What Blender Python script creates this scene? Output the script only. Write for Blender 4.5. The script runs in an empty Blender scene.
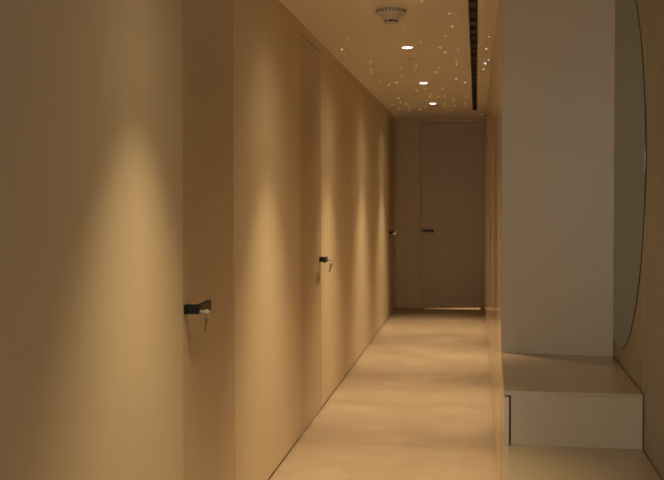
import bpy, bmesh, math, random
from mathutils import Vector, Matrix
random.seed(7)
S = bpy.context.scene
C = S.collection
PI = math.pi

# ------------------------------------------------------------------ materials
def principled(name, col, rough=0.5, metal=0.0, spec=0.5, coat=0.0, coat_r=0.1):
    m = bpy.data.materials.new(name); m.use_nodes = True
    nt = m.node_tree; b = nt.nodes['Principled BSDF']
    b.inputs['Base Color'].default_value = (*col, 1)
    b.inputs['Roughness'].default_value = rough
    b.inputs['Metallic'].default_value = metal
    b.inputs['Specular IOR Level'].default_value = spec
    b.inputs['Coat Weight'].default_value = coat
    b.inputs['Coat Roughness'].default_value = coat_r
    return m, nt, b

def mottled(name, c1, c2, scale, rough, bump=0.0, spec=0.5, detail=4, bscale=None, coat=0.0, coat_r=0.1, stretch=(1,1,1)):
    m, nt, b = principled(name, c1, rough, spec=spec, coat=coat, coat_r=coat_r)
    tc = nt.nodes.new('ShaderNodeTexCoord')
    mp = nt.nodes.new('ShaderNodeMapping'); mp.inputs['Scale'].default_value = stretch
    nt.links.new(tc.outputs['Object'], mp.inputs['Vector'])
    n = nt.nodes.new('ShaderNodeTexNoise'); n.inputs['Scale'].default_value = scale; n.inputs['Detail'].default_value = detail
    nt.links.new(mp.outputs['Vector'], n.inputs['Vector'])
    r = nt.nodes.new('ShaderNodeValToRGB')
    r.color_ramp.elements[0].position = 0.3; r.color_ramp.elements[1].position = 0.7
    r.color_ramp.elements[0].color = (*c1, 1); r.color_ramp.elements[1].color = (*c2, 1)
    nt.links.new(n.outputs['Fac'], r.inputs['Fac'])
    nt.links.new(r.outputs['Color'], b.inputs['Base Color'])
    if bump:
        n2 = nt.nodes.new('ShaderNodeTexNoise'); n2.inputs['Scale'].default_value = bscale or 300; n2.inputs['Detail'].default_value = 3
        nt.links.new(tc.outputs['Object'], n2.inputs['Vector'])
        bp = nt.nodes.new('ShaderNodeBump'); bp.inputs['Strength'].default_value = bump; bp.inputs['Distance'].default_value = 0.002
        nt.links.new(n2.outputs['Fac'], bp.inputs['Height']); nt.links.new(bp.outputs['Normal'], b.inputs['Normal'])
    return m

WALL = mottled('wall_paint', (0.68,0.575,0.41), (0.695,0.59,0.425), 2.0, 0.55, bump=0.12, bscale=260)
CEIL = mottled('ceiling_paint', (0.87,0.80,0.70), (0.88,0.81,0.71), 1.5, 0.7, bump=0.08, bscale=220)
WALLF = mottled('end_wall_paint_dimmed', (0.56,0.47,0.33), (0.575,0.485,0.34), 2.0, 0.55, bump=0.05, bscale=200)  # wall paint darkened: the dimness of the corridor end is put into its colour
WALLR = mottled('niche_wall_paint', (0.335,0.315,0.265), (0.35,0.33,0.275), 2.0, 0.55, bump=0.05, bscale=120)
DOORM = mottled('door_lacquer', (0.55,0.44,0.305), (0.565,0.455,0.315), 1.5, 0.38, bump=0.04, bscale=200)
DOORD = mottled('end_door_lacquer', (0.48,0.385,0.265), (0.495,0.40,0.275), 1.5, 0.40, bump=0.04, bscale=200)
GLOSS = mottled('glossy_cabinet_lacquer', (0.52,0.40,0.27), (0.54,0.415,0.28), 1.2, 0.22, spec=0.7, coat=0.5, coat_r=0.12)
LAC = mottled('cabinet_lacquer', (0.50,0.425,0.305), (0.515,0.44,0.315), 1.2, 0.42, bump=0.03, bscale=200)
TOPM = mottled('bench_top_lacquer', (0.47,0.385,0.26), (0.485,0.40,0.27), 1.4, 0.26, spec=0.6)
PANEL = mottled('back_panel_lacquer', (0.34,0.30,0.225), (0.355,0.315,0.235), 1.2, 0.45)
BLACK, _, _ = principled('black_metal', (0.008,0.0075,0.007), 0.5, metal=0.0, spec=0.25)
BLACKL, _, _ = principled('black_lever_metal', (0.022,0.014,0.010), 0.4, metal=0.0, spec=0.5)
GAP, _, _ = principled('shadow_gap_black', (0.07,0.048,0.03), 0.8)
DIFF, _, _ = principled('diffuser_black', (0.010,0.009,0.008), 0.5)
DIFFB, _, _ = principled('diffuser_blade_black', (0.009,0.007,0.006), 0.5)
STEEL, _, _ = principled('key_steel', (0.62,0.60,0.56), 0.28, metal=1.0)
BRASSK, _, _ = principled('key_dull_nickel', (0.48,0.45,0.40), 0.4, metal=1.0)
PLAST, _, _ = principled('detector_plastic', (0.62,0.54,0.43), 0.45)
WHITE, _, _ = principled('light_trim_white', (0.70,0.62,0.5), 0.4)
def mirror_mat():
    m = bpy.data.materials.new('tinted_mirror'); m.use_nodes = True; nt = m.node_tree; nt.nodes.clear()
    g = nt.nodes.new('ShaderNodeBsdfGlossy'); g.inputs['Color'].default_value = (0.58,0.62,0.56,1); g.inputs['Roughness'].default_value = 0.02
    o = nt.nodes.new('ShaderNodeOutputMaterial'); nt.links.new(g.outputs[0], o.inputs[0]); return m
MIRR = mirror_mat()
EDGE, _, _ = principled('mirror_dark_edge', (0.02,0.02,0.018), 0.3)

def floor_mat():
    m, nt, b = principled('floor_tile', (0.6,0.5,0.38), 0.34)
    tc = nt.nodes.new('ShaderNodeTexCoord')
    def noise(scale, det, sx=1, sy=1, dist=0.0):
        mp = nt.nodes.new('ShaderNodeMapping'); mp.inputs['Scale'].default_value = (sx, sy, 1)
        nt.links.new(tc.outputs['Object'], mp.inputs['Vector'])
        n = nt.nodes.new('ShaderNodeTexNoise'); n.inputs['Scale'].default_value = scale
        n.inputs['Detail'].default_value = det; n.inputs['Distortion'].default_value = dist
        nt.links.new(mp.outputs['Vector'], n.inputs['Vector']); return n
    n1 = noise(1.5, 7, 0.8, 1.1, 0.5)
    r = nt.nodes.new('ShaderNodeValToRGB'); e = r.color_ramp.elements
    e[0].position = 0.32; e[0].color = (0.41,0.325,0.24,1); e[1].position = 0.68; e[1].color = (0.50,0.405,0.305,1)
    nt.links.new(n1.outputs['Fac'], r.inputs['Fac'])
    n2 = noise(5.5, 6, 0.8, 0.9, 0.8)
    r2 = nt.nodes.new('ShaderNodeValToRGB'); e = r2.color_ramp.elements
    e[0].position = 0.35; e[0].color = (0.90,0.885,0.865,1); e[1].position = 0.62; e[1].color = (1,1,1,1)
    nt.links.new(n2.outputs['Fac'], r2.inputs['Fac'])
    mx = nt.nodes.new('ShaderNodeMix'); mx.data_type = 'RGBA'; mx.blend_type = 'MULTIPLY'; mx.inputs[0].default_value = 1
    nt.links.new(r.outputs['Color'], mx.inputs[6]); nt.links.new(r2.outputs['Color'], mx.inputs[7])
    # large format tiles: one joint across the corridor every 1.2 m
    mp = nt.nodes.new('ShaderNodeMapping'); mp.inputs['Location'].default_value = (1.50, 0.05, 0)
    nt.links.new(tc.outputs['Object'], mp.inputs['Vector'])
    br = nt.nodes.new('ShaderNodeTexBrick'); br.offset = 0; br.squash = 1
    br.inputs['Scale'].default_value = 1; br.inputs['Brick Width'].default_value = 2.4; br.inputs['Row Height'].default_value = 1.2
    br.inputs['Mortar Size'].default_value = 0.0035; br.inputs['Mortar Smooth'].default_value = 0.3
    br.inputs['Color1'].default_value = (1,1,1,1); br.inputs['Color2'].default_value = (0.965,0.96,0.95,1)
    br.inputs['Mortar'].default_value = (0.60,0.56,0.5,1)
    nt.links.new(mp.outputs['Vector'], br.inputs['Vector'])
    m2 = nt.nodes.new('ShaderNodeMix'); m2.data_type = 'RGBA'; m2.blend_type = 'MULTIPLY'; m2.inputs[0].default_value = 1
    nt.links.new(mx.outputs[2], m2.inputs[6]); nt.links.new(br.outputs['Color'], m2.inputs[7])
    nt.links.new(m2.outputs[2], b.inputs['Base Color'])
    mr = nt.nodes.new('ShaderNodeMapRange'); mr.inputs['To Min'].default_value = 0.42; mr.inputs['To Max'].default_value = 0.58
    nt.links.new(n2.outputs['Fac'], mr.inputs['Value']); nt.links.new(mr.outputs['Result'], b.inputs['Roughness'])
    return m
FLOOR = floor_mat()

def emit(name, col, s):
    m = bpy.data.materials.new(name); m.use_nodes = True; nt = m.node_tree; nt.nodes.clear()
    e = nt.nodes.new('ShaderNodeEmission'); e.inputs['Color'].default_value = (*col,1); e.inputs['Strength'].default_value = s
    o = nt.nodes.new('ShaderNodeOutputMaterial'); nt.links.new(e.outputs[0], o.inputs[0]); return m
LAMP = emit('downlight_glow', (1.0,0.96,0.86), 8.0)
GLINT = [emit('glint_dim', (1.0,0.68,0.35), 0.36), emit('glint_mid', (1.0,0.70,0.38), 0.60), emit('glint_bright', (1.0,0.74,0.44), 1.1), emit('glint_white', (0.95,1.0,0.92), 3.0)]  # glow colours for the imitated ceiling glints, no real lamps

# ------------------------------------------------------------------ mesh helpers
def box(bm, x0, x1, y0, y1, z0, z1):
    vs = [bm.verts.new(p) for p in [(x0,y0,z0),(x1,y0,z0),(x1,y1,z0),(x0,y1,z0),(x0,y0,z1),(x1,y0,z1),(x1,y1,z1),(x0,y1,z1)]]
    for f in [(0,3,2,1),(4,5,6,7),(0,1,5,4),(1,2,6,5),(2,3,7,6),(3,0,4,7)]:
        bm.faces.new([vs[i] for i in f])
def prism(bm, pts, z0, z1):
    a = [bm.verts.new((x,y,z0)) for x,y in pts]; b = [bm.verts.new((x,y,z1)) for x,y in pts]
    n = len(pts)
    bm.faces.new(a[::-1]); bm.faces.new(b)
    for i in range(n): bm.faces.new([a[i], a[(i+1)%n], b[(i+1)%n], b[i]])
def lathe(bm, prof, c=(0,0,0), n=40, mat=None):
    """prof: (r, z) rows; revolved about z"""
    c = Vector(c); rings = []
    for r, z in prof:
        if r < 1e-6:
            rings.append([bm.verts.new(c+Vector((0,0,z)))])
        else:
            rings.append([bm.verts.new(c+Vector((r*math.cos(2*PI*k/n), r*math.sin(2*PI*k/n), z))) for k in range(n)])
    for a, b in zip(rings, rings[1:]):
        for k in range(n):
            k2 = (k+1) % n
            if len(a) == 1 and len(b) == 1: continue
            if len(a) == 1: bm.faces.new([a[0], b[k], b[k2]])
            elif len(b) == 1: bm.faces.new([a[k], a[k2], b[0]])
            else: bm.faces.new([a[k], a[k2], b[k2], b[k]])
def tube(bm, pts, r, n=12, closed=False):
    pts = [Vector(p) for p in pts]; rings = []; N = len(pts)
    for i, p in enumerate(pts):
        if closed: t = pts[(i+1)%N]-pts[i-1]
        else: t = pts[min(i+1,N-1)]-pts[max(i-1,0)]
        t.normalize()
        u = t.cross(Vector((0,0,1)) if abs(t.z) < 0.9 else Vector((1,0,0))).normalized(); v = t.cross(u)
        rings.append([bm.verts.new(p+r*(math.cos(2*PI*k/n)*u+math.sin(2*PI*k/n)*v)) for k in range(n)])
    rr = list(zip(rings, rings[1:]))
    if closed: rr.append((rings[-1], rings[0]))
    for a, b in rr:
        for k in range(n): bm.faces.new([a[k], a[(k+1)%n], b[(k+1)%n], b[k]])
    if not closed:
        bm.faces.new(rings[0][::-1]); bm.faces.new(rings[-1])

def obj(name, bm, mat, parent=None, bevel=0.0, smooth=False, loc=None):
    bmesh.ops.recalc_face_normals(bm, faces=bm.faces[:])
    me = bpy.data.meshes.new(name); bm.to_mesh(me); bm.free()
    o = bpy.data.objects.new(name, me); C.objects.link(o); me.materials.append(mat)
    if parent: o.parent = parent
    if loc: o.location = loc
    if smooth:
        for p in me.polygons: p.use_smooth = True
    if bevel:
        md = o.modifiers.new('Bevel', 'BEVEL'); md.width = bevel; md.segments = 3; md.limit_method = 'ANGLE'
    return o
def boxobj(name, b, mat, parent=None, bevel=0.0):
    bm = bmesh.new(); box(bm, *b); return obj(name, bm, mat, parent, bevel)
def struct(o):
    o['kind'] = 'structure'; return o
def thing(name, label, cat, loc=(0,0,0), rotz=0, group=None):
    o = bpy.data.objects.new(name, None); C.objects.link(o); o.location = loc; o.rotation_euler = (0,0,rotz)
    o.empty_display_size = 0.1
    tag(o, label, cat, group); return o
def tag(o, label, cat, group=None):
    o['label'] = label; o['category'] = cat
    if group: o['group'] = group
    return o

# ------------------------------------------------------------------ layout (metres; corridor runs along +Y)
H = 2.5; XL = -1.045; XR = 0.111; XB = 0.592; SK = -0.0125; YE = 13.4; YR = -2.6
YT = 4.53          # near end of the tall cabinets
YTL, YTR = 4.575, 4.522   # its side panel stands slightly askew
YC = 3.66          # near face of the console
ZC = 0.76; ZB = 0.567
DH = 2.437
D1 = (3.556, 4.347); D2 = (6.030, 6.850); D3 = (12.25, 13.12)
DX = (-0.724, 0.084)

# floor / ceiling
struct(boxobj('floor', (XL-0.15, XB+0.15, YR-0.15, YE+1.6, -0.1, 0.0), FLOOR))
SL = (-0.0465, 0.006, 2.0, 12.26)     # slot in the ceiling
LIGHTS = [3.05, 5.05, 7.15, 9.35, 11.36]
XM = -0.480; LPOS = [(-0.575 if y < 4 else XM, y) for y in LIGHTS]
bm = bmesh.new()
# ceiling slab with the diffuser slot and round downlight holes (grid quads round each hole)
def slab_with_holes(bm, x0, x1, y0, y1, holes, z0, z1):
    ys = [y0]
    for cy, r, cx in holes: ys += [cy-0.08, cy+0.08]
    ys.append(y1)
    for i in range(0, len(ys)-1, 2): box(bm, x0, x1, ys[i], ys[i+1], z0, z1)
    for cy, r, cx in holes:
        a, b = cy-0.08, cy+0.08
        box(bm, x0, cx-0.08, a, b, z0, z1); box(bm, cx+0.08, x1, a, b, z0, z1)
        n = 32; sq = []; ci = []
        for k in range(n):
            t = 2*PI*k/n; c, s = math.cos(t), math.sin(t); q = 0.08/max(abs(c), abs(s))
            sq.append((cx+q*c, cy+q*s)); ci.append((cx+r*c, cy+r*s))
        lo_s = [bm.verts.new((x,y,z0)) for x,y in sq]; lo_c = [bm.verts.new((x,y,z0)) for x,y in ci]
        hi_c = [bm.verts.new((x,y,z1)) for x,y in ci]; hi_s = [bm.verts.new((x,y,z1)) for x,y in sq]
        for k in range(n):
            j = (k+1) % n
            bm.faces.new([lo_s[k], lo_s[j], lo_c[j], lo_c[k]])
            bm.faces.new([lo_c[k], lo_c[j], hi_c[j], hi_c[k]])
            bm.faces.new([hi_s[k], hi_s[j], hi_c[j], hi_c[k]])
slab_with_holes(bm, XL-0.15, SL[0], YR-0.15, YE+0.15, [(y, 0.0395, x) for x, y in LPOS], H, H+0.12)
box(bm, SL[1], XB+0.15, YR-0.15, YE+0.15, H, H+0.12)
box(bm, SL[0], SL[1], YR-0.15, SL[2], H, H+0.12); box(bm, SL[0], SL[1], SL[3], YE+0.15, H, H+0.12)
struct(obj('ceiling', bm, CEIL))

# left wall: solid pieces round the three door openings, raised over a 10 mm shadow gap
WT = 0.15
bm = bmesh.new()
ys = [YR, D1[0], D1[1], D2[0], D2[1], D3[0], D3[1], YE]
for i in range(0, 8, 2): box(bm, XL-WT, XL, ys[i], ys[i+1], 0.015, H)
for a, b in (D1, D2, D3): box(bm, XL-WT, XL, a, b, DH, H)
struct(obj('wall_left', bm, WALL))
struct(boxobj('trim_1', (XL-WT, XL-0.010, YR, YE, 0.0, 0.015), BLACK))
# right wall behind the bench and cabinets
def xb(y): return XB + (SK*(YT-y) if y < YT else 0)      # the niche wall runs 1 degree off the corridor
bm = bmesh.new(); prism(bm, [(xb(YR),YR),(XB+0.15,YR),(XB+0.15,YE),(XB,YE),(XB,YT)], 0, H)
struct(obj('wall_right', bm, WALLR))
# rear wall with a made-up window
WY = YR
bm = bmesh.new()
box(bm, XL-WT, -0.85, WY-0.15, WY, 0, H); box(bm, 0.40, XB+0.15, WY-0.15, WY, 0, H)
box(bm, -0.85, 0.40, WY-0.15, WY, 0, 0.95); box(bm, -0.85, 0.40, WY-0.15, WY, 2.15, H)
struct(obj('wall_back', bm, WALL))
# far wall round the end door
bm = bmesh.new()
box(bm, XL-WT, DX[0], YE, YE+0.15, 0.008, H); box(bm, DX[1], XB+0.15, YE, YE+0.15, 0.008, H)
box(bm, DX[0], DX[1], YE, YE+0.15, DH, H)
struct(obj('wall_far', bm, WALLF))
# small lit room behind the end door (only its light under the door is seen)
bm = bmesh.new()
box(bm, -1.2, 0.73, YE+1.45, YE+1.6, 0, H); box(bm, -1.35, -1.2, YE+0.15, YE+1.6, 0, H); box(bm, 0.73, 0.88, YE+0.15, YE+1.6, 0, H)
box(bm, -1.35, 0.88, YE+0.15, YE+1.6, H, H+0.12)
struct(obj('wall_beyond', bm, WALL))

# rear window: invented to bring in fill light; frame + glowing pane
def fill_window():
    w = struct(boxobj('fill_window_1', (-0.85, 0.40, WY-0.11, WY-0.07, 0.95, 2.15), emit('fill_glow_pane', (1.0,0.86,0.66), 0.9)))
    bm = bmesh.new()
    for b in [(-0.85,-0.80,WY-0.06,WY-0.005,0.95,2.15),(0.35,0.40,WY-0.06,WY-0.005,0.95,2.15),(-0.80,0.35,WY-0.06,WY-0.005,0.95,1.0),
              (-0.80,0.35,WY-0.06,WY-0.005,2.10,2.15),(-0.245,-0.205,WY-0.06,WY-0.005,1.0,2.10)]: box(bm, *b)
    obj('fill_window_frame', bm, WHITE, w)
fill_window()

# ------------------------------------------------------------------ doors, handles, keys
def handle(parent, M, flip=1):
    """M maps local (along = lever direction, out = into the corridor, up) to world; origin = centre of rose on the door face"""
    def place(o): o.matrix_world = M
    # rose
    bm = bmesh.new(); box(bm, -0.024, 0.024, 0, 0.009, -0.0175, 0.0175); box(bm, -0.0165, 0.0164, 0.0091, 0.054, -0.0165, 0.0165)
    root = obj('door_handle', bm, BLACK, parent, bevel=0.0015); root.matrix_world = M
    # neck + lever: one swept rectangular bar, out from the rose then along the door, widening to its tip
    bm = bmesh.new()
    s = 0.0165
    
    # arm
    secs = [(s, 0.034, 0.0535, 0.0160), (0.045, 0.035, 0.0535, 0.0165), (0.085, 0.038, 0.056, 0.0185), (0.118, 0.042, 0.060, 0.0210), (0.130, 0.044, 0.062, 0.0215)]
    rings = []
    for a, o0, o1, hz in secs:
        rings.append([bm.verts.new(p) for p in [(a,o0,-hz*0.75),(a,o1,-hz*0.75),(a,o1,hz),(a,o0,hz)]])
    bm.faces.new(rings[0]); bm.faces.new(rings[-1])
    for p, q in zip(rings, rings[1:]):
        for k in range(4): bm.faces.new([p[k], p[(k+1)%4], q[(k+1)%4], q[k]])
    lv = obj('lever', bm, BLACKL, root, bevel=0.002); 
    bm = bmesh.new()
    n = 20; a = [bm.verts.new((0.0075*math.cos(2*PI*k/n), 0.052, -0.008+0.0075*math.sin(2*PI*k/n))) for k in range(n)]
    b = [bm.verts.new((0.0075*math.cos(2*PI*k/n), 0.057, -0.008+0.0075*math.sin(2*PI*k/n))) for k in range(n)]
    bm.faces.new(a); bm.faces.new(b)
    for k in range(n): bm.faces.new([a[k], a[(k+1)%n], b[(k+1)%n], b[k]])
    cy = obj('lock_cylinder', bm, STEEL, root); 
    return root

def key_bow(bm, cx, cz, y, r=0.0125, th=0.0024, axis='y', hole=0.3):
    """flat bow with a hole, in the plane given: returns nothing. axis = thin direction"""
    n = 20; rings = []
    def P(u, w, t):   # u along, w up, t thickness
        return (cx+t, y+u, cz+w) if axis == 'x' else (cx+u, y+t, cz+w)
    def prof(rr, t): return [bm.verts.new(P(rr*math.cos(2*PI*k/n), rr*math.sin(2*PI*k/n)*0.72, t)) for k in range(n)]
    o0, o1, i0, i1 = prof(r,-th/2), prof(r,th/2), prof(r*hole,-th/2), prof(r*hole,th/2)
    for k in range(n):
        j = (k+1) % n
        bm.faces.new([o0[k],o0[j],o1[j],o1[k]]); bm.faces.new([i0[k],i0[j],i1[j],i1[k]])
        bm.faces.new([o0[k],o0[j],i0[j],i0[k]]); bm.faces.new([o1[k],o1[j],i1[j],i1[k]])

def keys(M, label, swing=0.22):
    """key in the lock + ring + hanging spare key; local: x along door, y out, z up; origin on lock cylinder face (y=0)"""
    t = thing('key_bunch', label, 'keys', group='keys hanging in the corridor door locks')
    t.matrix_world = M
    bm = bmesh.new()
    box(bm, -0.0012, 0.0012, 0.0, 0.012, -0.0040, 0.0040)
    key_bow(bm, 0, 0, 0.021, r=0.0110, axis='x')
    obj('key', bm, STEEL, t)
    bm = bmesh.new()
    rc = Vector((0, 0.022, -0.0135)); R = 0.0110
    tube(bm, [rc+Vector((0.35*R*math.cos(2*PI*k/24), 0.94*R*math.cos(2*PI*k/24), R*math.sin(2*PI*k/24))) for k in range(24)], 0.0010, 8, closed=True)
    obj('key_ring', bm, STEEL, t, smooth=True)
    bm = bmesh.new()
    key_bow(bm, 0, -0.012, 0, r=0.0120, th=0.0026, axis='x', hole=0.2)
    n0 = -0.022
    prof = [(-0.0055,n0),(0.0055,n0),(0.0050,-0.054),(0.0,-0.060),(-0.0045,-0.056),(-0.0035,-0.051),(-0.0050,-0.047),(-0.0030,-0.042),(-0.0050,-0.037),(-0.0034,-0.032),(-0.0055,-0.028)]
    a = [bm.verts.new((-0.0012, y, z)) for y, z in prof]; b = [bm.verts.new((0.0012, y, z)) for y, z in prof]
    bm.faces.new(a); bm.faces.new(b[::-1])
    for k in range(len(prof)): bm.faces.new([a[k], a[(k+1)%len(prof)], b[(k+1)%len(prof)], b[k]])
    k2 = obj('spare_key', bm, BRASSK, t, loc=(0, 0.022, -0.0200)); k2.rotation_euler = (-swing, 0, 0.5)
    return t

REC = 0.0015
def leaf_left(idx, d, mat, hy, flip, label, swing):
    g = 0.0028
    dr = struct(boxobj('door_%d' % idx, (XL-REC-0.045, XL-REC, d[0]+g, d[1]-g, 0.006, DH-0.006), mat, bevel=0.001))
    # black rebate seen as the hairline joint round the leaf
    bm = bmesh.new()
    box(bm, XL-REC-0.10, XL-REC-0.05, d[0], d[1], 0.0, DH)
    obj('door_rebate', bm, GAP, dr)
    # local x -> +Y (flip 1) or -Y (flip -1); local y -> +X ; z up
    o = Vector((XL-REC, hy, 1.040 if idx == 1 else 1.034))
    if flip > 0: M = Matrix(((0,1,0,o.x),(1,0,0,o.y),(0,0,1,o.z),(0,0,0,1)))
    else: M = Matrix(((0,1,0,o.x),(-1,0,0,o.y),(0,0,1,o.z),(0,0,0,1)))
    handle(dr, M)
    K = M.copy(); K.translation = o + Vector((0.0575, 0, -0.007))
    keys(K, label, swing)
leaf_left(1, D1, DOORM, D1[0]+0.040, 1, 'silver keys hanging in the black lever of the nearest left door', 0.20)
leaf_left(2, D2, DOORM, D2[1]-0.040, -1, 'silver keys hanging in the black lever of the middle left door', 0.25)
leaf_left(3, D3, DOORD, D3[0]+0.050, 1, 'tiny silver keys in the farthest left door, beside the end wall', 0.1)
# end door
bm = bmesh.new()
pts = [(DX[0]+0.003, 0.004), (DX[1]-0.003, 0.026), (DX[1]-0.003, DH-0.006), (DX[0]+0.003, DH-0.006)]
va = [bm.verts.new((x, YE+0.004, z)) for x, z in pts]; vb = [bm.verts.new((x, YE+0.049, z)) for x, z in pts]
bm.faces.new(va); bm.faces.new(vb)
for k in range(4): bm.faces.new([va[k], va[(k+1)%4], vb[(k+1)%4], vb[k]])
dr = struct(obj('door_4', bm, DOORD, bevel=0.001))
bm = bmesh.new()
box(bm, DX[0], DX[0]+0.03, YE+0.055, YE+0.10, 0.0, DH); box(bm, DX[1]-0.03, DX[1], YE+0.055, YE+0.10, 0.0, DH); box(bm, DX[0]+0.03, DX[1]-0.03, YE+0.055, YE+0.10, DH-0.03, DH)
obj('door_rebate', bm, GAP, dr)
o = Vector((DX[0]+0.045, YE+0.004, 1.026))
M = Matrix(((1,0,0,o.x),(0,-1,0,o.y),(0,0,1,o.z),(0,0,0,1)))
handle(dr, M)
K = M.copy(); K.translation = o + Vector((0, -0.0575, -0.007))
keys(K, 'dark keys hanging under the lever of the end door', 0.05)

# ------------------------------------------------------------------ right side: tall cabinets, console, bench
n_units = 8; U = (YE-0.01-YT)/n_units
names = ['first', 'second', 'third', 'fourth', 'fifth', 'sixth', 'seventh', 'last']
FT = 0.018
lab = ['tall glossy beige cabinet whose side panel rises beside the mirror',
       'tall glossy beige cabinet right behind the one beside the mirror',
       'third tall glossy beige cabinet down the corridor from the mirror',
       'fourth tall glossy beige cabinet down the corridor from the mirror',
       'fourth tall glossy beige cabinet counted from the end door',
       'third tall glossy beige cabinet counted from the end door',
       'second tall glossy beige cabinet counted from the end door',
       'tall glossy beige cabinet at the corridor end beside the end door']
for i in range(n_units):
    y0 = YT+i*U; y1 = y0+U
    t = thing('tall_cabinet', lab[i], 'cabinet', ((XR+XB)/2, (y0+y1)/2, 0), group='tall cabinets along the corridor')
    ox, oy = (XR+XB)/2, (y0+y1)/2
    bm = bmesh.new(); box(bm, XR+0.022-ox if i else XR-ox, XB-0.004-ox, y0+0.0005-oy, y1-0.0005-oy, 0.012, H-0.002)
    if i == 0:
        bm.free(); bm = bmesh.new()
        prism(bm, [(XR-ox, YTL-oy),(XB-0.004-ox, YTR-oy),(XB-0.004-ox, YTR+0.02-oy),(XR-ox, YTL+0.02-oy)], 0.012, H-0.002)       # side panel covers the door edge
        prism(bm, [(XR+0.022-ox, YTL+0.021-oy),(XB-0.004-ox, YTR+0.021-oy),(XB-0.004-ox, y1-0.0005-oy),(XR+0.022-ox, y1-0.0005-oy)], 0.012, H-0.002)
    obj('body', bm, LAC if i == 0 else LAC, t, bevel=0.0008)
    boxobj('plinth', (XR+0.028-ox, XB-0.01-ox, y0+(0.07 if i == 0 else 0.001)-oy, y1-0.001-oy, 0.0, 0.0115), GAP, t)
    ya = y0+(0.070 if i == 0 else 0.0015); hw = (y1-0.0015-ya-0.003)/2
    for k in range(2):
        a = ya+k*(hw+0.003); b = a+hw
        bm = bmesh.new(); box(bm, -FT/2, FT/2, -(b-a)/2, (b-a)/2, 0.014, H-0.006)
        d = obj('door', bm, GLOSS, t, bevel=0.0015, loc=(XR+FT/2+0.001-ox, (a+b)/2-oy, 0))
        d.rotation_euler = (0, 0, math.radians(random.uniform(-0.12, 0.12)))

# the base run: its corridor face leans 0.8 degrees, as in the room
def xf(y): return XR - 0.0122*(YT-y)
YN = 1.35
# console
t = thing('console_cabinet', 'raised beige console block between tall cabinet and low bench', 'cabinet', (0.35, (YC+YT)/2, 0))
o0 = Vector((0.35, (YC+YT)/2))
def P(*pts): return [(x-o0.x, y-o0.y) for x, y in pts]
TT = 0.0165
bm = bmesh.new(); prism(bm, P((xf(YC)+0.024,YC+0.001),(xb(YC)-0.004,YC+0.001),(XB-0.005,YTR-0.001),(xf(YT)+0.024,YTL-0.004)), 0.012, ZC-TT-0.0002)
obj('body', bm, LAC, t, bevel=0.0004)
bm = bmesh.new(); prism(bm, P((xf(YC),YC),(xb(YC)-0.0038,YC),(XB-0.0042,YTR-0.001),(xf(YT),YTL-0.001)), ZC-TT, ZC)
obj('countertop', bm, TOPM, t, bevel=0.0004)
bm = bmesh.new(); prism(bm, P((xf(YC)+0.0005,YC+0.0015),(xf(YC)+0.0175,YC+0.0015),(xf(YT)+0.0175,YT-0.004),(xf(YT)+0.0005,YT-0.004)), 0.02, ZC-TT-0.005)
obj('drawer', bm, GLOSS, t, bevel=0.001)
bm = bmesh.new(); prism(bm, P((xf(YC)+0.0176,YC+0.004),(xf(YC)+0.0238,YC+0.004),(xf(YT)+0.0238,YT-0.006),(xf(YT)+0.0176,YT-0.006)), 0.02, ZC-TT-0.001)
prism(bm, P((xf(YC)+0.002,YC+0.004),(xf(YC)+0.0176,YC+0.004),(xf(YT)+0.0176,YT-0.006),(xf(YT)+0.002,YT-0.006)), ZC-TT-0.0048, ZC-TT-0.001)
obj('shadow_gap', bm, BLACK, t)

# bench
t = thing('bench', 'low beige built-in bench in front of the raised console', 'bench', (0.35, (YN+YC)/2, 0))
o0 = Vector((0.35, (YN+YC)/2))
bm = bmesh.new(); prism(bm, P((xf(YN)+0.024,YN+0.001),(xb(YN)-0.004,YN+0.001),(xb(YC)-0.004,YC-0.001),(xf(YC)+0.024,YC-0.001)), 0.012, ZB-0.021)
obj('body', bm, LAC, t, bevel=0.0008)
bm = bmesh.new(); prism(bm, P((xf(YN),YN),(xb(YN)-0.0035,YN),(xb(YC)-0.0035,YC-0.0005),(xf(YC),YC-0.0005)), ZB-0.02, ZB)
obj('seat', bm, TOPM, t, bevel=0.0006)
for a, b in ((YN+0.003, (YN+YC)/2-0.002), ((YN+YC)/2+0.002, YC-0.004)):
    bm = bmesh.new(); prism(bm, P((xf(a)+0.0005,a),(xf(a)+0.0175,a),(xf(b)+0.0175,b),(xf(b)+0.0005,b)), 0.02, ZB-0.026)
    obj('drawer', bm, GLOSS, t, bevel=0.001)

# back panels behind console, meeting the wall in a vertical joint at the console's near face
PIV = Matrix.Translation((XB,YT,0)) @ Matrix.Rotation(SK, 4, 'Z') @ Matrix.Translation((-XB,-YT,0))
pn = boxobj('wall_panel', (XB-0.0020, XB-0.0001, YC-0.0, YTR-0.0005, ZC+0.005, H-0.001), PANEL)
tag(pn, 'plain beige back panel holding the mirror above the console', 'panel')
pn.matrix_world = PIV
q = struct(boxobj('trim_2', (XB-0.0036, XB-0.0021, YC, YTR, ZC-0.006, ZC+0.0012), GAP)); q.matrix_world = PIV
q = struct(boxobj('trim_3', (XB-0.0031, XB-0.0002, YN, YC-0.001, ZB-0.004, ZB+0.001), GAP)); q.matrix_world = PIV

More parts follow.
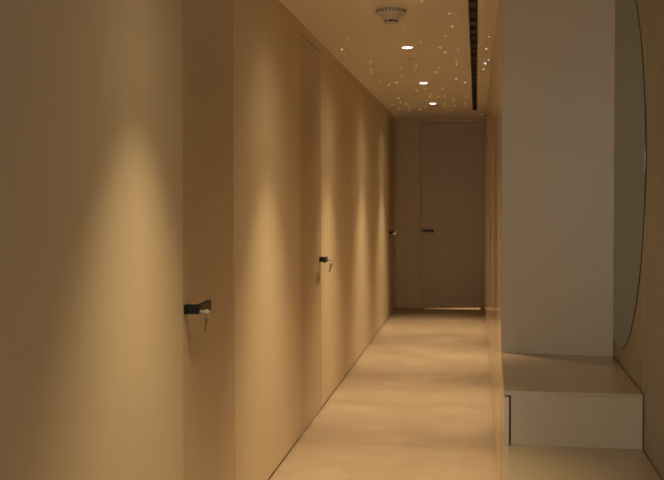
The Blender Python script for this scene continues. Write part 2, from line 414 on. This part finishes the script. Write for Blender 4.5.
# mirror: round-edged, cut straight by the tall cabinet
cy_, cz_, ry, rz = 4.352, 1.585, 0.715, 0.760
def outline(gr):
    pts = []; a0 = math.acos(min(1, (YTR-0.002-cy_)/(ry+gr)))
    n = 96
    for k in range(n+1):
        t_ = a0+(2*PI-2*a0)*k/n
        pts.append((cy_+(ry+gr)*math.cos(t_), cz_+(rz+gr)*math.sin(t_)))
    return pts
def plate(bm, pts, x0, x1):
    a = [bm.verts.new((x0, y, z)) for y, z in pts]; b = [bm.verts.new((x1, y, z)) for y, z in pts]
    bm.faces.new(a); bm.faces.new(b)
    for k in range(len(pts)): bm.faces.new([a[k], a[(k+1)%len(pts)], b[(k+1)%len(pts)], b[k]])
t = thing('mirror', 'large frameless rounded mirror with thin dark edge above the console', 'mirror', (0,0,0)); t.matrix_world = PIV
bm = bmesh.new(); plate(bm, outline(0.0), XB-0.0045, XB-0.0021); obj('mirror_backing', bm, EDGE, t)
bm = bmesh.new(); plate(bm, outline(-0.0020), XB-0.0050, XB-0.0046); obj('mirror_glass', bm, MIRR, t)

# ------------------------------------------------------------------ ceiling things
dl_lab = ['recessed round downlight over the nearest door, just out of the picture',
          'recessed round downlight between the near and middle doors overhead',
          'glowing round downlight just behind the smoke detector', 
          'middle one of the three glowing downlights seen in the ceiling',
          'glowing round downlight farthest down the corridor by the end door']
dl_lab[0] = 'recessed round downlight nearest the bench, above the first door'
for i, (lx, y) in enumerate(LPOS):
    t = thing('downlight', dl_lab[i], 'ceiling light', (lx, y, H), group='recessed corridor downlights')
    bm = bmesh.new()
    lathe(bm, [(0.0375,0.0),(0.0375,-0.0018),(0.0385,-0.0030),(0.0440,-0.0022),(0.0452,-0.0003),(0.0390,-0.0001)], n=48)
    lathe(bm, [(0.0376,-0.001),(0.0368,0.012),(0.036,0.018)], n=48)
    obj('trim_ring', bm, WHITE, t, smooth=True)
    bm = bmesh.new(); lathe(bm, [(0,-0.0060),(0.012,-0.0056),(0.022,-0.0045),(0.030,-0.0026),(0.0362,0.0),(0.0362,0.003),(0,0.003)], n=48)
    obj('lamp', bm, LAMP, t)

# smoke detector
t = thing('smoke_detector', 'beige round smoke detector on the ceiling before the first lit downlight', 'smoke detector', (-0.476, 5.72, H))
def ring_with_slots(prof, n, slot_band, keep, name, mat, parent):
    bm = bmesh.new(); lathe(bm, prof, n=n); return obj(name, bm, mat, parent, smooth=True)
bm = bmesh.new(); lathe(bm, [(0,0),(0.074,0),(0.083,-0.002),(0.085,-0.008),(0.083,-0.020),(0.078,-0.026),(0.068,-0.031),(0.0,-0.031)], n=56)
obj('base', bm, PLAST, t, smooth=True)
bm = bmesh.new(); lathe(bm, [(0.060,-0.031),(0.057,-0.040),(0.047,-0.055),(0.0425,-0.061),(0.0,-0.061)], n=56)
obj('housing', bm, PLAST, t, smooth=True)
bm = bmesh.new(); lathe(bm, [(0.0,-0.061),(0.037,-0.061),(0.037,-0.072),(0.0,-0.072)], n=40)
obj('chamber_screen', bm, BLACK, t)
bm = bmesh.new(); lathe(bm, [(0.0,-0.0705),(0.0415,-0.0705),(0.0415,-0.074),(0.036,-0.078),(0.024,-0.081),(0.0,-0.082)], n=56)
obj('cap', bm, PLAST, t, smooth=True)
def radial_block(bm, a, r0, r1, w, z0, z1):
    ca, sa = math.cos(a), math.sin(a); vs = []
    for z in (z0, z1):
        for r, q in ((r0,-w),(r1,-w),(r1,w),(r0,w)): vs.append(bm.verts.new((r*ca-q*sa, r*sa+q*ca, z)))
    for f in [(0,1,2,3),(7,6,5,4),(0,4,5,1),(1,5,6,2),(2,6,7,3),(3,7,4,0)]: bm.faces.new([vs[i] for i in f])
for k in range(7):
    bm = bmesh.new(); radial_block(bm, -PI/2+0.10+2*PI*(k+0.5)/7, 0.036, 0.042, 0.0030, -0.060, -0.0715)
    obj('chamber_post', bm, PLAST, t)
for k in range(28):
    bm = bmesh.new(); radial_block(bm, 2*PI*k/28, 0.080, 0.0856, 0.0036, -0.0085, -0.0175)
    obj('vent_slot', bm, BLACK, t)

# concealed sprinkler cover
t = thing('sprinkler_cover', 'small flat disc sprinkler cover behind the first lit downlight', 'sprinkler', (-0.485, 7.76, H))
bm = bmesh.new(); lathe(bm, [(0,-0.0055),(0.038,-0.0055),(0.0405,-0.0045),(0.0405,-0.0035),(0,-0.0035)], n=40); obj('cover_plate', bm, PLAST, t, smooth=False)
bm = bmesh.new(); lathe(bm, [(0,0.0),(0.031,0.0),(0.031,-0.0036),(0,-0.0036)], n=32); obj('shadow_ring', bm, GAP, t)

# linear slot diffuser in the ceiling
t = thing('linear_diffuser', 'long black linear slot diffuser recessed in the ceiling', 'air vent', ((SL[0]+SL[1])/2, (SL[2]+SL[3])/2, H))
cx = (SL[0]+SL[1])/2; cyy = (SL[2]+SL[3])/2; hwx = (SL[1]-SL[0])/2-0.0005; hly = (SL[3]-SL[2])/2-0.0005
bm = bmesh.new()
box(bm, -hwx, -hwx+0.006, -hly, hly, -0.001, 0.075); box(bm, hwx-0.006, hwx, -hly, hly, -0.001, 0.075)
box(bm, -hwx+0.006, hwx-0.006, -hly, -hly+0.006, -0.001, 0.075); box(bm, -hwx+0.006, hwx-0.006, hly-0.006, hly, -0.001, 0.075)
box(bm, -hwx, hwx, -hly, hly, 0.0755, 0.08)
obj('frame', bm, DIFF, t)
bm = bmesh.new(); box(bm, -0.0013, 0.0013, -hly+0.006, hly-0.006, 0.006, 0.030); obj('centre_blade', bm, DIFFB, t)
L = 2*hly-0.012; nb = 34; pitch = L/nb
for k in range(nb):
    y0 = -hly+0.006+k*pitch
    for s, (x0, x1) in enumerate(((-hwx+0.007, -0.002), (0.002, hwx-0.007))):
        bm = bmesh.new(); box(bm, x0, x1, y0+0.02, y0+pitch*0.62, 0.014, 0.019)
        obj('deflector_blade', bm, DIFFB, t)

# glowing domes imitating light glints: (x, y) on the ceiling, size class
def from_pixels():
    f = 1020; py = 220.4; yaw = math.atan(144.2/f); p = math.atan((py-199)/math.hypot(f,144.2)); out = []
    A = [(301,3,1),(403,49,1),(414,96,1),(390,131,0),(235,108,0),(297,156,0),(369,175,1),(437,182,0),(388,192,1),(7,181,2),(15,199,1),(114,226,1),
         (115,256,1),(115,268,0),(281,243,1),(275,259,0),(355,266,1),(430,226,1),(430,237,1),(29,141,0),(182,313,1),(207,304,0),(150,300,0),
         (428,289,2),(461,304,2),(550,134,1),(555,156,2),(540,179,2),(548,221,2),(536,233,3),(530,254,2),(529,370,1),(283,333,1)]
    B = [(76,93,0),(279,74,1),(294,45,0),(65,50,0),(40,132,1),(162,182,1),(212,170,0),(316,171,0),(53,229,2),(65,253,1),(14,270,1),
         (98,265,1),(51,292,2),(24,309,1),(47,322,1),(119,286,1),(115,303,1),(181,298,2),(165,328,1),(215,284,1),(222,312,0),(222,242,1),
         (244,207,1),(243,222,1),(291,219,0),(332,219,1),(331,268,1),(383,244,1),(393,279,1),(374,303,1),(346,319,1),(294,325,1),(258,331,0),
         (457,256,0),(462,224,0),(437,295,0),(457,284,0),(443,337,1),(512,333,1),(547,328,2),(563,272,0),(157,35,1),(155,63,0)]
    px = [(340+a/3.689, b/3.689, c) for a, b, c in A]+[(390+a/6.036, 60+b/6.036, c) for a, b, c in B]
    for x, y, c in px:
        u = x-332; v = py-y
        F = f*math.cos(p)+v*math.sin(p); Uz = v*math.cos(p)-f*math.sin(p)
        X = u*math.cos(yaw)-F*math.sin(yaw); Y = u*math.sin(yaw)+F*math.cos(yaw); k = (H-1.44)/Uz
        q = (X*k, Y*k)
        if q[0] > XR-0.02 or q[0] < XL+0.02 or q[1] > YE-0.05 or SL[0]-0.01 < q[0] < SL[1]+0.01: continue
        if any((q[0]-a)**2+(q[1]-b)**2 < 0.0004 for a, b, _ in out): continue
        out.append((q[0], q[1], c))
    return out
GLINTS = from_pixels()
meshes = []
for c, r in enumerate((0.0052, 0.0060, 0.0066, 0.0060)):
    bm = bmesh.new(); lathe(bm, [(0,0),(r,0),(r*0.92,-r*0.38),(r*0.7,-r*0.7),(r*0.38,-r*0.92),(0,-r)], n=12)
    bmesh.ops.recalc_face_normals(bm, faces=bm.faces[:])
    me = bpy.data.meshes.new('ceiling_glint'); bm.to_mesh(me); bm.free(); me.materials.append(GLINT[c]); meshes.append(me)
for x, y, c in GLINTS:
    o = bpy.data.objects.new('ceiling_glint', meshes[c]); C.objects.link(o); o.location = (x, y, H)
    tag(o, 'tiny glowing dot imitating a light glint on the corridor ceiling', 'star light', 'imitated light glints on the ceiling')

# ------------------------------------------------------------------ lights
def spot(y, w, outer=38, inner=14, spill=0.1, x=XM):
    """downlight beam: a soft-edged core plus weak wide spill (the lamp's own distribution)"""
    l = bpy.data.lights.new('downlight_beam', 'SPOT'); l.energy = w; l.color = LCOL
    l.spot_size = math.radians(172); l.spot_blend = 0.1; l.shadow_soft_size = 0.036
    l.use_nodes = True; nt = l.node_tree
    em = nt.nodes['Emission']
    tc = nt.nodes.new('ShaderNodeTexCoord'); sx = nt.nodes.new('ShaderNodeSeparateXYZ')
    nt.links.new(tc.outputs['Normal'], sx.inputs[0])
    ab = nt.nodes.new('ShaderNodeMath'); ab.operation = 'ABSOLUTE'; nt.links.new(sx.outputs['Z'], ab.inputs[0])
    mr = nt.nodes.new('ShaderNodeMapRange'); mr.interpolation_type = 'SMOOTHSTEP'
    mr.inputs['From Min'].default_value = math.cos(math.radians(outer)); mr.inputs['From Max'].default_value = math.cos(math.radians(inner))
    nt.links.new(ab.outputs[0], mr.inputs['Value'])
    pw = nt.nodes.new('ShaderNodeMath'); pw.operation = 'POWER'; pw.inputs[1].default_value = 4.0; nt.links.new(ab.outputs[0], pw.inputs[0])
    ad = nt.nodes.new('ShaderNodeMath'); ad.operation = 'MULTIPLY_ADD'; ad.inputs[1].default_value = spill
    nt.links.new(pw.outputs[0], ad.inputs[0]); nt.links.new(mr.outputs['Result'], ad.inputs[2])
    nt.links.new(ad.outputs[0], em.inputs['Strength'])
    o = bpy.data.objects.new('downlight_beam', l); C.objects.link(o); o.location = (x, y, H-0.012); return o
LCOL = (1.0, 0.735, 0.41)
for (lx, y), w, ou, inn, sp_ in zip(LPOS, (170, 210, 212, 212, 190), (32, 33.5, 33.5, 33.5, 33.5), (0, 0, 0, 0, 0), (0.12, 0.22, 0.20, 0.20, 0.17)): spot(y, w, ou, inn, sp_, lx)
def area(name, loc, rot, sx, sy, w, col):
    l = bpy.data.lights.new(name, 'AREA'); l.shape = 'RECTANGLE'; l.size = sx; l.size_y = sy; l.energy = w; l.color = col
    o = bpy.data.objects.new(name, l); C.objects.link(o); o.location = loc; o.rotation_euler = rot; return o
# added fill light at the invented rear window
area('rear_fill_light', (-0.22, YR+0.02, 1.55), (PI/2, 0, 0), 1.15, 1.1, 38, (1.0, 0.95, 0.88))
# lamp in the room behind the end door
l = bpy.data.lights.new('room_lamp', 'POINT'); l.energy = 60; l.color = (1,0.8,0.55); l.shadow_soft_size = 0.1
o = bpy.data.objects.new('room_lamp', l); C.objects.link(o); o.location = (0.25, YE+0.7, 2.2)

w = bpy.data.worlds.new('World'); S.world = w; w.use_nodes = True
w.node_tree.nodes['Background'].inputs['Color'].default_value = (0.02,0.016,0.012,1)
w.node_tree.nodes['Background'].inputs['Strength'].default_value = 0.3

# ------------------------------------------------------------------ camera
cam = bpy.data.cameras.new('Camera'); co = bpy.data.objects.new('Camera', cam); C.objects.link(co); S.camera = co
cam.sensor_width = 36; cam.lens = 1020/664*36; cam.shift_y = -19.6/664; cam.clip_start = 0.05
co.location = (0, 0, 1.44); co.rotation_euler = (PI/2-math.radians(1.19), 0, math.radians(8.047))
cam.dof.use_dof = True; cam.dof.focus_distance = 4.6; cam.dof.aperture_fstop = 5.6

S.view_settings.view_transform = 'Standard'; S.view_settings.look = 'None'
S.view_settings.exposure = 0.0; S.view_settings.gamma = 1.0; S.view_settings.use_curve_mapping = False
